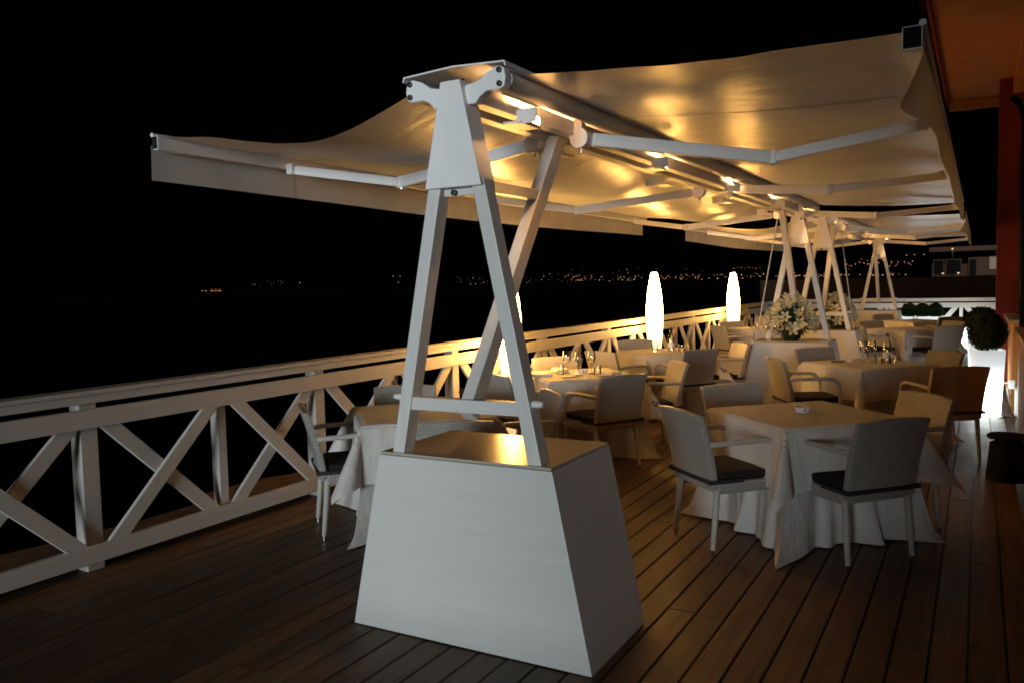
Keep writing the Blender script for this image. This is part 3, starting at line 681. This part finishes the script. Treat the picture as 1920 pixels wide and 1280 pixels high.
def table(cx, cy, rz, desc, seed, hang=0.27, emblem=()):
    grp = "square dining tables on the terrace"
    t = thing("dining_table", "square table under white cloths, " + desc, "table", (cx, cy, 0), rz, grp)
    MB().box((0, 0, ZT - 0.012), (2 * A_ - 0.01, 2 * A_ - 0.01, 0.022)).obj("tabletop", "bark", t, 0.003)
    for sx in (-1, 1):
        for sy in (-1, 1): MB().box((sx * 0.22, sy * 0.22, 0.355), (0.05, 0.05, 0.708)).obj("leg", "bark", t, 0.003)
    # floor-length cloth
    def per(s):                                      # rounded square outline, s 0..8 (two per side)
        a = A_ + 0.004; k = int(s // 2) % 4; f = s - 2 * (s // 2)
        c = [(1, -1), (1, 1), (-1, 1), (-1, -1)]; p0 = c[k]; p1 = c[(k + 1) % 4]; q = f / 2
        return Vector((a * (p0[0] + (p1[0] - p0[0]) * q), a * (p0[1] + (p1[1] - p0[1]) * q), 0)), q
    def sk(u, v):
        s = u * 8; p, q = per(s % 8); cw = (2 * abs(q - 0.5)) ** 3.5          # 1 at the corners
        out = p.normalized(); t_ = v; p = p.lerp(out * (A_ * 1.24), 0.6 * v)
        wave = noise.noise((p.x * 4 + seed, p.y * 4, seed)) * 0.08 + 0.035 * math.sin(s * 9.4 + seed) + 0.02 * math.sin(s * 17 + 2 * seed)
        off = t_ * (0.02 + wave * t_) + cw * 0.17 * t_ ** 2.0 - (1 - cw) * 0.13 * min(1, max(0, (t_ - 0.2) / 0.45))
        hem = 0.004 + max(0, 0.035 * noise.noise((p.x * 5, p.y * 5, seed + 9))) * (1 - cw)
        z = ZT + 0.004 - (ZT - hem) * t_
        if t_ > 0.93 and cw > 0.3: off += 0.05 * cw * (t_ - 0.93) / 0.07
        r = p + out * off; return Vector((r.x, r.y, z))
    m = MB().grid(sk, 160, 22)
    m.add([(-A_, -A_, ZT + 0.004), (A_, -A_, ZT + 0.004), (A_, A_, ZT + 0.004), (-A_, A_, ZT + 0.004)], [(0, 1, 2, 3)])
    u_ = m.obj("floor_cloth", "table_linen", None, smooth=True); u_.location = (cx, cy, 0); u_.rotation_euler = (0, 0, rz)
    tag(u_, "floor-length white undercloth, " + desc, "tablecloth", "white cloths on the tables")
    n = 56; L = A_ + hang
    m = MB().grid(lambda a, b: overlay(-L + 2 * L * a, -L + 2 * L * b, hang, seed), n, n)
    o = m.obj("overlay_cloth", "table_linen", None, smooth=True); o.location = (cx, cy, 0); o.rotation_euler = (0, 0, rz)
    tag(o, "short white top cloth, " + desc, "tablecloth", "white cloths on the tables")
    for (sx, sy) in emblem:                          # small embroidered monogram on the hanging corner
        # strokes in flap coordinates (right, up), metres
        strokes = [[(-0.022, 0.03), (-0.024, -0.018)], [(-0.024, -0.016), (-0.012, -0.024), (-0.004, -0.014), (-0.010, -0.003), (-0.022, -0.004)], [(0.020, 0.006), (0.006, 0.004), (0.008, -0.006), (0.020, -0.011), (0.018, -0.022), (0.004, -0.022)], [(-0.016, 0.022), (0.002, 0.012)]]
        em = MB(); b0 = hang * 0.52
        for st in strokes:
            for (x0, y0), (x1, y1) in zip(st, st[1:]):
                quad = []
                dx, dy = x1 - x0, y1 - y0; l = math.hypot(dx, dy); nx, ny = -dy / l * 0.0045, dx / l * 0.0045
                for (qx, qy) in ((x0 - nx, y0 - ny), (x0 + nx, y0 + ny), (x1 + nx, y1 + ny), (x1 - nx, y1 - ny)):
                    r_ = b0 * 1.414 - qy * 1.2; th = math.pi / 4 + (0.05 + (1.2 if sx * sy > 0 else -1.2) * qx) / r_
                    quad.append(overlay(sx * (A_ + r_ * math.cos(th)), sy * (A_ + r_ * math.sin(th)), hang, seed) + Vector((0, sy, 0)) * 0.007)
                em.add(quad, [(0, 1, 2, 3)])
        em.obj("emblem", "emblem_blue", o)
    return t
Q = math.radians(45)
D = {"A": "the nearest table on the right with only an ashtray", "B": "the second right-row table with bottle and glasses",
     "C": "the left-row table laid with three wine glasses and cutlery", "D": "the left-row table with tumblers beside the middle lamp",
     "E": "the candle table by the farthest lamp", "F": "the table behind the near tapered base box", "G": "the third table of the right row, past the lilies",
     "H": "the last table of the right row before the far planter", "I": "the last table of the sea-side row"}
C_ = {"A": (-0.95, 5.45), "B": (-0.95, 8.87), "C": (-3.27, 7.08), "D": (-3.33, 9.68), "E": (-3.28, 14.60), "F": (-3.33, 4.60), "G": (-0.99, 14.75), "H": (-1.05, 17.5), "I": (-3.25, 17.9)}
for i, k in enumerate("ABCDEFGHI"):
    table(*C_[k], Q + 0.02 * math.sin(i * 2.1), D[k], 1.7 * i + 0.5, 0.36 if k in "ACFG" else 0.30,
          {"C": ((1, -1),), "E": ((-1, -1),), "G": ((-1, -1),), "D": ((1, -1),)}.get(k, ()))

L_ = "white woven armchair "
def at(k, ox, oy, fx, fy, lab): chair(C_[k][0] + ox, C_[k][1] + oy, fx, fy, lab)
# A
at("A", 0.49, -0.56, -0.74, 0.67, L_ + "with its back to us at the nearest right table")
at("A", -0.53, -0.63, 0.68, 0.73, L_ + "on the near left side of the nearest right table")
at("A", -0.56, 0.52, 0.72, -0.70, L_ + "on the far left side of the nearest right table")
at("A", 0.60, 0.40, -0.72, -0.66, L_ + "on the far right side of the nearest right table")
# B
at("B", 0.78, -0.99, -0.50, 0.86, L_ + "pulled out towards us in front of the tall lit planter")
at("B", -0.66, -0.72, 0.86, 0.50, L_ + "turned sideways left of the table with bottle and two glasses")
at("B", -0.55, 0.55, 0.7, -0.7, L_ + "behind the table with bottle and two glasses, next to the lily box")
at("B", 0.60, 0.45, -0.75, -0.66, L_ + "at the far right corner of the table with bottle and two glasses")
# C
at("C", 0.64, -0.66, -0.86, 0.50, L_ + "with its back to us at the table with three wine glasses")
at("C", -0.34, -0.90, 0.42, 0.90, L_ + "seen beside the near floor lamp at the three-glass table")
at("C", -0.52, 0.55, 0.66, -0.75, L_ + "on the railing side of the three-glass table")
at("C", 0.72, 0.46, -0.80, -0.60, L_ + "warmly lit on the far right of the three-glass table")
# D
at("D", 0.58, -0.66, -0.83, 0.56, L_ + "with its back to us at the tumbler table")
at("D", -0.30, -1.12, 0.38, 0.92, L_ + "near the railing between the three-glass and tumbler tables")
at("D", -0.55, 0.52, 0.68, -0.72, L_ + "under the middle lamp at the tumbler table")
at("D", 0.76, 0.30, -0.80, -0.60, L_ + "at the right of the tumbler table, seen edge-on")
# E
at("E", -0.44, -0.86, 0.72, 0.70, L_ + "sideways in front of the candle table")
at("E", -0.60, 0.50, 0.70, -0.70, L_ + "under the farthest lamp at the candle table")
at("E", 0.60, 0.62, -0.7, -0.7, L_ + "on the inner side of the candle table")
# F
at("F", -0.44, -0.54, 0.68, 0.74, L_ + "seen edge-on left of the near tapered base box")
at("F", -0.50, 0.48, 0.55, -0.83, L_ + "on the railing side of the table behind the near base box")
at("F", 0.68, -0.66, -0.60, 0.80, L_ + "just behind the near tapered base box")
at("F", 0.62, 0.58, -0.7, -0.7, L_ + "on the inner side of the table behind the near base box")
# G, H, I
at("G", 0.55, -0.72, -0.70, 0.72, L_ + "lit white by the planters, back to us, past the lilies")
at("G", 0.58, 0.50, -0.72, -0.70, L_ + "at the far right of the third right-row table")
at("G", -0.55, 0.52, 0.70, -0.70, L_ + "at the far left of the third right-row table")
at("G", -0.62, -0.66, 0.80, 0.60, L_ + "at the near left of the third right-row table")
at("H", 0.56, -0.50, -0.6, 0.8, L_ + "at the near right of the last right-row table")
at("H", -0.56, 0.52, 0.7, -0.7, L_ + "at the far left of the last right-row table")
at("I", -0.52, -0.60, 0.7, 0.72, L_ + "at the near side of the last sea-side table")
at("I", 0.60, -0.55, -0.7, 0.7, L_ + "at the inner near side of the last sea-side table")

# ------------------------------------------------------------------ tableware
ZS = ZT + 0.0125
def glassware(kind, x, y, lab, grp):
    prof = {"wine": [(0.0, 0.0), (0.034, 0.001), (0.034, 0.003), (0.008, 0.008), (0.0045, 0.02), (0.0045, 0.085), (0.012, 0.095), (0.030, 0.112), (0.040, 0.138), (0.040, 0.160), (0.034, 0.200), (0.031, 0.218)],
            "tumbler": [(0.0, 0.004), (0.033, 0.001), (0.034, 0.004), (0.037, 0.085)],
            "bottle": [(0.0, 0.0), (0.040, 0.0), (0.042, 0.01), (0.042, 0.13), (0.036, 0.17), (0.022, 0.215), (0.0145, 0.25), (0.0145, 0.265), (0.0, 0.265)]}[kind]
    t = thing({"wine": "wine_glass", "tumbler": "tumbler", "bottle": "water_bottle"}[kind], lab, {"wine": "wine glass", "tumbler": "glass", "bottle": "bottle"}[kind], (x, y, ZS), 0, grp)
    key = "g_" + kind
    if key not in bpy.data.meshes:
        me = MB().lathe(prof, 28).mesh(key, 0, True); me.materials.append(MATS["clear_glass"])
    me = bpy.data.meshes[key]
    if kind == "wine": link("bowl_and_stem", me, None, t)
    else: link("glass_body", me, None, t)
    if kind == "bottle":
        MB().lathe([(0, 0), (0.016, 0), (0.016, 0.018), (0.013, 0.022), (0, 0.022)], 14, (0, 0, 0.262)).obj("cap", "cap_blue", t, smooth=True)
        MB().lathe([(0.0425, 0.045), (0.0428, 0.046), (0.0428, 0.10), (0.0425, 0.101)], 28).obj("paper_label", "white_plastic", t, smooth=True)
    return t
def cutlery(x, y, rz, lab, n=2):
    t = thing("cutlery", lab, "cutlery", (x, y, ZS + 0.001), rz, "cutlery on the three-glass table")
    k = MB().box((0, -0.05, 0.005), (0.014, 0.09, 0.006)); k.prism([(-0.009, -0.005), (0.009, -0.005), (0.009, 0.08), (0.0, 0.11), (-0.009, 0.09)], 'z', 0.003, 0.006); k.obj("knife", "steel", t, 0.001)
    f = MB().box((0.035, -0.04, 0.005), (0.009, 0.11, 0.004)); f.box((0.035, 0.03, 0.006), (0.022, 0.035, 0.003))
    for q in (-1, 0, 1): f.box((0.035 + q * 0.0085, 0.065, 0.006), (0.004, 0.05, 0.003))
    f.obj("fork", "steel", t, 0.0008)
def napkin(x, y, rz, lab):
    t = thing("napkin", lab, "napkin", (x, y, ZS), rz, "folded napkins on the three-glass table")
    for i in range(3): MB().box((0.002 * i, 0.001 * i, 0.005 + 0.008 * i), (0.115 - 0.003 * i, 0.21 - 0.004 * i, 0.0078)).obj("fold", "napkin_linen", t, 0.003)
def ashtray(x, y, lab):
    t = thing("ashtray", lab, "ashtray", (x, y, ZS), 0, "white printed ashtrays")
    MB().lathe([(0, 0), (0.036, 0), (0.046, 0.012), (0.050, 0.036), (0.046, 0.038), (0.040, 0.014), (0, 0.010)], 26).obj("bowl", "porcelain", t, smooth=True)
    for k in range(4):
        a = k * math.pi / 2 + 0.5; MB().tube([(0.0478 * math.cos(a), 0.0478 * math.sin(a), 0.022), (0.0500 * math.cos(a), 0.0500 * math.sin(a), 0.0223)], 0.008, 10).obj("red_dot", "red_print", t)
cx, cy = C_["C"]
for x, y, p in ((-0.13, -0.02, "left"), (0.05, -0.14, "front"), (0.10, 0.04, "right")): glassware("wine", cx + x, cy + y, "tall stemmed wine glass, %s one of the three on the laid table" % p, "wine glasses on the laid table")
glassware("tumbler", cx - 0.16, cy + 0.02 - 0.12, "short tumbler beside the left wine glass on the laid table", "tumblers")
glassware("tumbler", cx + 0.18, cy - 0.01, "short tumbler beside the right wine glass on the laid table", "tumblers")
napkin(cx - 0.26, cy - 0.30, Q + 1.2, "folded napkin at the near left place of the laid table"); napkin(cx + 0.28, cy + 0.05, Q + 0.2, "folded napkin at the right place of the laid table"); napkin(cx - 0.30, cy + 0.18, Q, "folded napkin at the railing side of the laid table")
cutlery(cx - 0.26, cy - 0.06, Q + 0.4, "knife and fork crossed at the left of the laid table"); cutlery(cx + 0.04, cy - 0.33, Q - 1.2, "knife and fork at the near edge of the laid table"); cutlery(cx + 0.34, cy - 0.14, Q + 2.0, "knife and fork at the right edge of the laid table")
ashtray(cx, cy + 0.06, "white ashtray with red print between the three wine glasses")
ax, ay = C_["A"]; ashtray(ax - 0.02, ay + 0.0, "white ashtray with red dots alone on the nearest right table")
bx, by = C_["B"]
glassware("wine", bx - 0.04, by - 0.02, "left of the two wine glasses on the right-row table", "wine glasses on the right row"); glassware("wine", bx + 0.03, by + 0.06, "right of the two wine glasses on the right-row table", "wine glasses on the right row")
glassware("bottle", bx + 0.17, by + 0.05, "clear water bottle with blue cap on the right-row table", "water bottles")
glassware("tumbler", bx + 0.10, by - 0.06, "tumbler between wine glasses and bottle on the right-row table", "tumblers"); glassware("tumbler", bx + 0.23, by - 0.09, "tumbler right of the bottle on the right-row table", "tumblers")
ashtray(bx - 0.17, by + 0.02, "white ashtray beside the phone on the right-row table")
ph = thing("phone", "black phone lying by the ashtray on the right-row table", "phone", (bx - 0.28, by - 0.03, ZS), 1.9)
MB().box((0, 0, 0.006), (0.06, 0.12, 0.010)).obj("body", "phone_black", ph, 0.003); MB().box((0, 0, 0.0115), (0.052, 0.105, 0.001)).obj("screen", "phone_black", ph)
dx, dy = C_["D"]
glassware("tumbler", dx - 0.13, dy + 0.0, "tumbler at the left of the table under the middle lamp", "tumblers"); glassware("tumbler", dx + 0.22, dy - 0.05, "near tumbler at the right of the middle-lamp table", "tumblers"); glassware("tumbler", dx + 0.24, dy + 0.12, "far tumbler at the right of the middle-lamp table", "tumblers")
glassware("bottle", dx + 0.06, dy + 0.05, "clear water bottle in front of the middle lamp", "water bottles")
ex, ey = C_["E"]
glassware("bottle", ex + 0.10, ey - 0.10, "clear water bottle on the candle table", "water bottles"); glassware("wine", ex - 0.14, ey - 0.10, "wine glass at the left of the candle table", "wine glasses on the candle table"); glassware("tumbler", ex - 0.04, ey - 0.15, "tumbler between wine glass and bottle on the candle table", "tumblers")
glassware("wine", ex + 0.42, ey - 0.02, "wine glass at the right corner of the candle table", "wine glasses on the candle table")
cd = thing("candle", "lit candle in a round glass bowl on the far left table", "candle", (ex + 0.24, ey - 0.04, ZS))
MB().lathe([(0, 0), (0.03, 0), (0.045, 0.02), (0.045, 0.045), (0.034, 0.062), (0.032, 0.062), (0.042, 0.044), (0.042, 0.02), (0.028, 0.006), (0, 0.006)], 24).obj("bowl", "clear_glass", cd, smooth=True)
MB().lathe([(0, 0.007), (0.03, 0.007), (0.034, 0.03), (0, 0.031)], 20).obj("wax", "candle_wax", cd, smooth=True)
MB().lathe([(0, 0.031), (0.006, 0.037), (0.005, 0.046), (0, 0.060)], 10).obj("flame", "flame", cd, smooth=True)
gx, gy = C_["H"]; glassware("tumbler", gx, gy, "tumbler on the last right-row table", "tumblers")

# ------------------------------------------------------------------ lily arrangements on the stand boxes
def lily_mesh():
    m = MB()
    for k in range(6):
        a = k * math.pi / 3; ca, sa = math.cos(a), math.sin(a)
        prof = [(0.006, 0.0, 0.007), (0.022, 0.028, 0.016), (0.045, 0.050, 0.019), (0.066, 0.056, 0.012), (0.078, 0.048, 0.001)]
        vs = []
        for r, z, w in prof:
            for e in (-1, 0, 1): vs.append((ca * r - sa * w * e, sa * r + ca * w * e, z + (0.004 if e == 0 else 0) + (0.004 if k % 2 else 0)))
        m.add(vs, [(3 * i + j, 3 * i + j + 1, 3 * i + j + 4, 3 * i + j + 3) for i in range(4) for j in range(2)])
    m.tube([(0, 0, -0.03), (0, 0, 0.004)], [0.003, 0.006], 6); m.tube([(0, 0, 0.0), (0.006, 0.002, 0.05)], 0.0025, 5)
    me = m.mesh("lily", 0, True); me.materials.append(MATS["petal"]); return me
LILY = lily_mesh()
def leaf(m, p, d, l, w):
    d = d.normalized(); s = d.cross(Vector((0, 0, 1)))
    s = s.normalized() if s.length > 0.05 else Vector((1, 0, 0)); n = s.cross(d)
    a, b, c = p, p + d * l * 0.5 + n * l * 0.06, p + d * l
    m.add([a, b - s * w, b + s * w, c], [(0, 1, 3), (0, 3, 2)])
def lilies(x, y, z, lab, seed, R=0.22, Hh=0.44):
    r = random.Random(seed)
    t = thing("flower_arrangement", lab, "flowers", (x, y, z), 0, "lily arrangements on the awning boxes")
    MB().lathe([(0, 0), (0.09, 0), (0.115, 0.03), (0.12, 0.085), (0.10, 0.10), (0, 0.095)], 22).obj("vase", "vase", t, smooth=True)
    f = MB()
    for _ in range(420):
        a = r.uniform(0, 6.283); e = r.uniform(-0.05, 1.4); q = r.uniform(0.12, 1) ** 0.6
        d = Vector((math.cos(a) * math.cos(e), math.sin(a) * math.cos(e), math.sin(e)))
        p = Vector((d.x * R * 0.85 * q, d.y * R * 0.85 * q, 0.09 + d.z * Hh * 0.60 * q)); leaf(f, p, d + Vector((r.uniform(-.6, .6), r.uniform(-.6, .6), r.uniform(-.3, .5))), r.uniform(0.05, 0.11), r.uniform(0.010, 0.018))
    for k in range(12):
        a = k * 0.52 + r.uniform(-0.2, 0.2); f.grid(lambda u, v, a=a: (math.cos(a) * (0.08 + 0.13 * u) - math.sin(a) * (v - .5) * 0.09 * math.sin(math.pi * min(1, u + .12)), math.sin(a) * (0.08 + 0.13 * u) + math.cos(a) * (v - .5) * 0.09 * math.sin(math.pi * min(1, u + .12)), 0.09 + 0.03 * math.sin(3 * u) - 0.05 * u * u), 5, 2)
    o = f.obj("foliage", "leaf_dark", t); o["kind"] = "stuff"
    for i in range(38):
        a = i * 3.58 + r.uniform(-0.2, 0.2); e = math.asin(min(1, max(-0.1, -0.05 + 1.05 * ((i * 0.7548 + 0.13) % 1.0) ** 0.75))); q = r.uniform(0.82, 1.05)
        d = Vector((math.cos(a) * math.cos(e), math.sin(a) * math.cos(e), math.sin(e)))
        l = link("lily", LILY, None, t); l.location = (d.x * R * q, d.y * R * q, 0.10 + d.z * (Hh - 0.13) * q + 0.03)
        dd = (d + Vector((r.uniform(-.5, .5), r.uniform(-.5, .5), r.uniform(-.35, .35)))).normalized()
        l.rotation_euler = dd.to_track_quat('Z', 'Y').to_euler(); l.scale = (s_ := r.uniform(0.95, 1.35), s_, s_)
lilies(XC - 0.03, 10.42, 0.851, "white lilies in a low dark vase on the middle stand box, nearer bunch", 5, 0.23, 0.50)
lilies(XC + 0.16, 12.86, 0.851, "white lilies behind the crossed legs on the farther stand box", 9, 0.22, 0.44)

# ------------------------------------------------------------------ planters with clipped box balls
def topiary(m, c, R, n, r):
    for _ in range(n):
        z = r.uniform(-0.93, 1); a = r.uniform(0, 6.283); q = math.sqrt(max(0, 1 - z * z)); d = Vector((q * math.cos(a), q * math.sin(a), z))
        k = R * (r.uniform(0.84, 1.02) + 0.09 * noise.noise(d * 2.5 + Vector(c) * 3) + 0.06 * noise.noise(d * 7))
        leaf(m, Vector(c) + d * k * 0.97, d + Vector((r.uniform(-1, 1), r.uniform(-1, 1), r.uniform(-0.8, 1))) * 0.9, r.uniform(0.024, 0.048), r.uniform(0.007, 0.013))
def ball(t, c, R, seed):
    r = random.Random(seed); m = MB(); topiary(m, c, R, 3600, r)
    m.lathe([(R * 0.86 * math.sin(math.pi * i / 12), -R * 0.86 * math.cos(math.pi * i / 12)) for i in range(13)], 20, c)
    o = m.obj("crown", "topiary_leaf", t); return o
def tall_planter(x, y, lab, seed, R=0.215):
    t = thing("planter", lab, "planter", (x, y, 0), 0.12, "tall lit planters with clipped balls")
    def sq(s, z, k=5.0): return [((s * math.copysign(abs(math.cos(a)) ** (2 / k), math.cos(a))), (s * math.copysign(abs(math.sin(a)) ** (2 / k), math.sin(a))), z) for a in [2 * math.pi * i / 40 for i in range(40)]]
    prof = [(0.125, 0.004), (0.130, 0.02), (0.150, 0.40), (0.168, 0.735), (0.168, 0.75), (0.155, 0.75), (0.152, 0.70)]
    m = MB(); vs = []; fs = []
    for s, z in prof: vs += sq(s, z)
    for i in range(len(prof) - 1):
        for k in range(40): fs.append((i * 40 + k, i * 40 + (k + 1) % 40, (i + 1) * 40 + (k + 1) % 40, (i + 1) * 40 + k))
    fs.append(tuple(range(39, -1, -1))); m.add(vs, fs); m.obj("pot", "planter_glow", t, smooth=True)
    MB().lathe([(0, 0.69), (0.15, 0.695), (0.15, 0.70), (0, 0.712)], 20).obj("earth", "soil", t)
    MB().tube([(0, 0, 0.69), (0.004, 0, 0.85)], 0.016, 8).obj("trunk", "bark", t); ball(t, (0, 0, 0.755 + R * 0.93), R, seed); return t
tall_planter(0.095, 10.72, "tall glowing white planter with clipped box ball by the ochre wall", 1, 0.195)
tall_planter(0.045, 12.75, "second tall glowing planter, mostly hidden behind the nearer box ball", 2, 0.20)
cb = MB().tube([(0.20, 10.60, 0.008), (0.27, 10.54, 0.008), (0.31, 10.58, 0.010), (0.29, 10.66, 0.008), (0.23, 10.64, 0.016), (0.25, 10.56, 0.018), (0.33, 10.62, 0.010), (0.33, 10.8, 0.008), (0.30, 10.9, 0.010)], 0.006, 6).obj("power_cable", "black_rubber", None, smooth=True)
tag(cb, "black coiled power cable on the deck at the tall planter's foot", "cable")
tr = thing("trough_planter", "long low glowing white trough with three clipped box balls at the far railing", "planter", (-1.12, 21.05, 0))
m = MB(); m.add([(-0.38, -0.16, 0.004), (0.38, -0.16, 0.004), (0.38, 0.16, 0.004), (-0.38, 0.16, 0.004), (-0.44, -0.20, 0.66), (0.44, -0.20, 0.66), (0.44, 0.20, 0.66), (-0.44, 0.20, 0.66), (-0.42, -0.18, 0.66), (0.42, -0.18, 0.66), (0.42, 0.18, 0.66), (-0.42, 0.18, 0.66), (-0.42, -0.18, 0.62), (0.42, -0.18, 0.62), (0.42, 0.18, 0.62), (-0.42, 0.18, 0.62)],
      [(3, 2, 1, 0)] + [(i, (i + 1) % 4, (i + 1) % 4 + 4, i + 4) for i in range(4)] + [(i + 4, (i + 1) % 4 + 4, (i + 1) % 4 + 8, i + 8) for i in range(4)] + [(i + 8, (i + 1) % 4 + 8, (i + 1) % 4 + 12, i + 12) for i in range(4)])
m.obj("trough", "trough_glow", tr); MB().box((0, 0, 0.625), (0.838, 0.358, 0.02)).obj("earth", "soil", tr)
for k in range(3): ball(tr, (-0.27 + 0.27 * k, 0, 0.79), 0.155, 20 + k)
def cube_planter(x, y, lab, seed):
    t = thing("planter", lab, "planter", (x, y, 0), 0.6, "low glowing square planters at the far railing")
    m = MB(); a, b = 0.19, 0.23; m.add([(-a, -a, .004), (a, -a, .004), (a, a, .004), (-a, a, .004), (-b, -b, .45), (b, -b, .45), (b, b, .45), (-b, b, .45), (-b + .02, -b + .02, .45), (b - .02, -b + .02, .45), (b - .02, b - .02, .45), (-b + .02, b - .02, .45), (-b + .02, -b + .02, .40), (b - .02, -b + .02, .40), (b - .02, b - .02, .40), (-b + .02, b - .02, .40)],
        [(3, 2, 1, 0)] + [(i + 4 * L, (i + 1) % 4 + 4 * L, (i + 1) % 4 + 4 * L + 4, i + 4 * L + 4) for L in range(3) for i in range(4)])
    m.obj("pot", "planter_glow", t); MB().box((0, 0, 0.405), (2 * b - 0.045, 2 * b - 0.045, 0.02)).obj("earth", "soil", t)
    return t
cube_planter(-0.33, 20.6, "low glowing square planter on the deck at the far railing", 3)
cp2 = cube_planter(0.22, 21.0, "low glowing square planter with small dark ball beside the red column", 4); ball(cp2, (0, 0, 0.60), 0.20, 41)

# ------------------------------------------------------------------ black ash bin by the wall
bn = thing("ash_bin", "black plastic ash bin with wide lid by the ochre wall", "bin", (0.215, 7.42, 0))
MB().lathe([(0, 0.002), (0.150, 0.002), (0.150, 0.03), (0.134, 0.18), (0.126, 0.285), (0.115, 0.292), (0, 0.292)], 32).obj("body", "bin_plastic", bn, smooth=True)
MB().lathe([(0, 0.292), (0.095, 0.292), (0.095, 0.325), (0, 0.325)], 28).obj("neck", "bin_plastic", bn)
MB().lathe([(0, 0.325), (0.142, 0.325), (0.148, 0.337), (0.142, 0.352), (0.06, 0.364), (0, 0.364)], 36).obj("lid", "bin_plastic", bn, smooth=True)
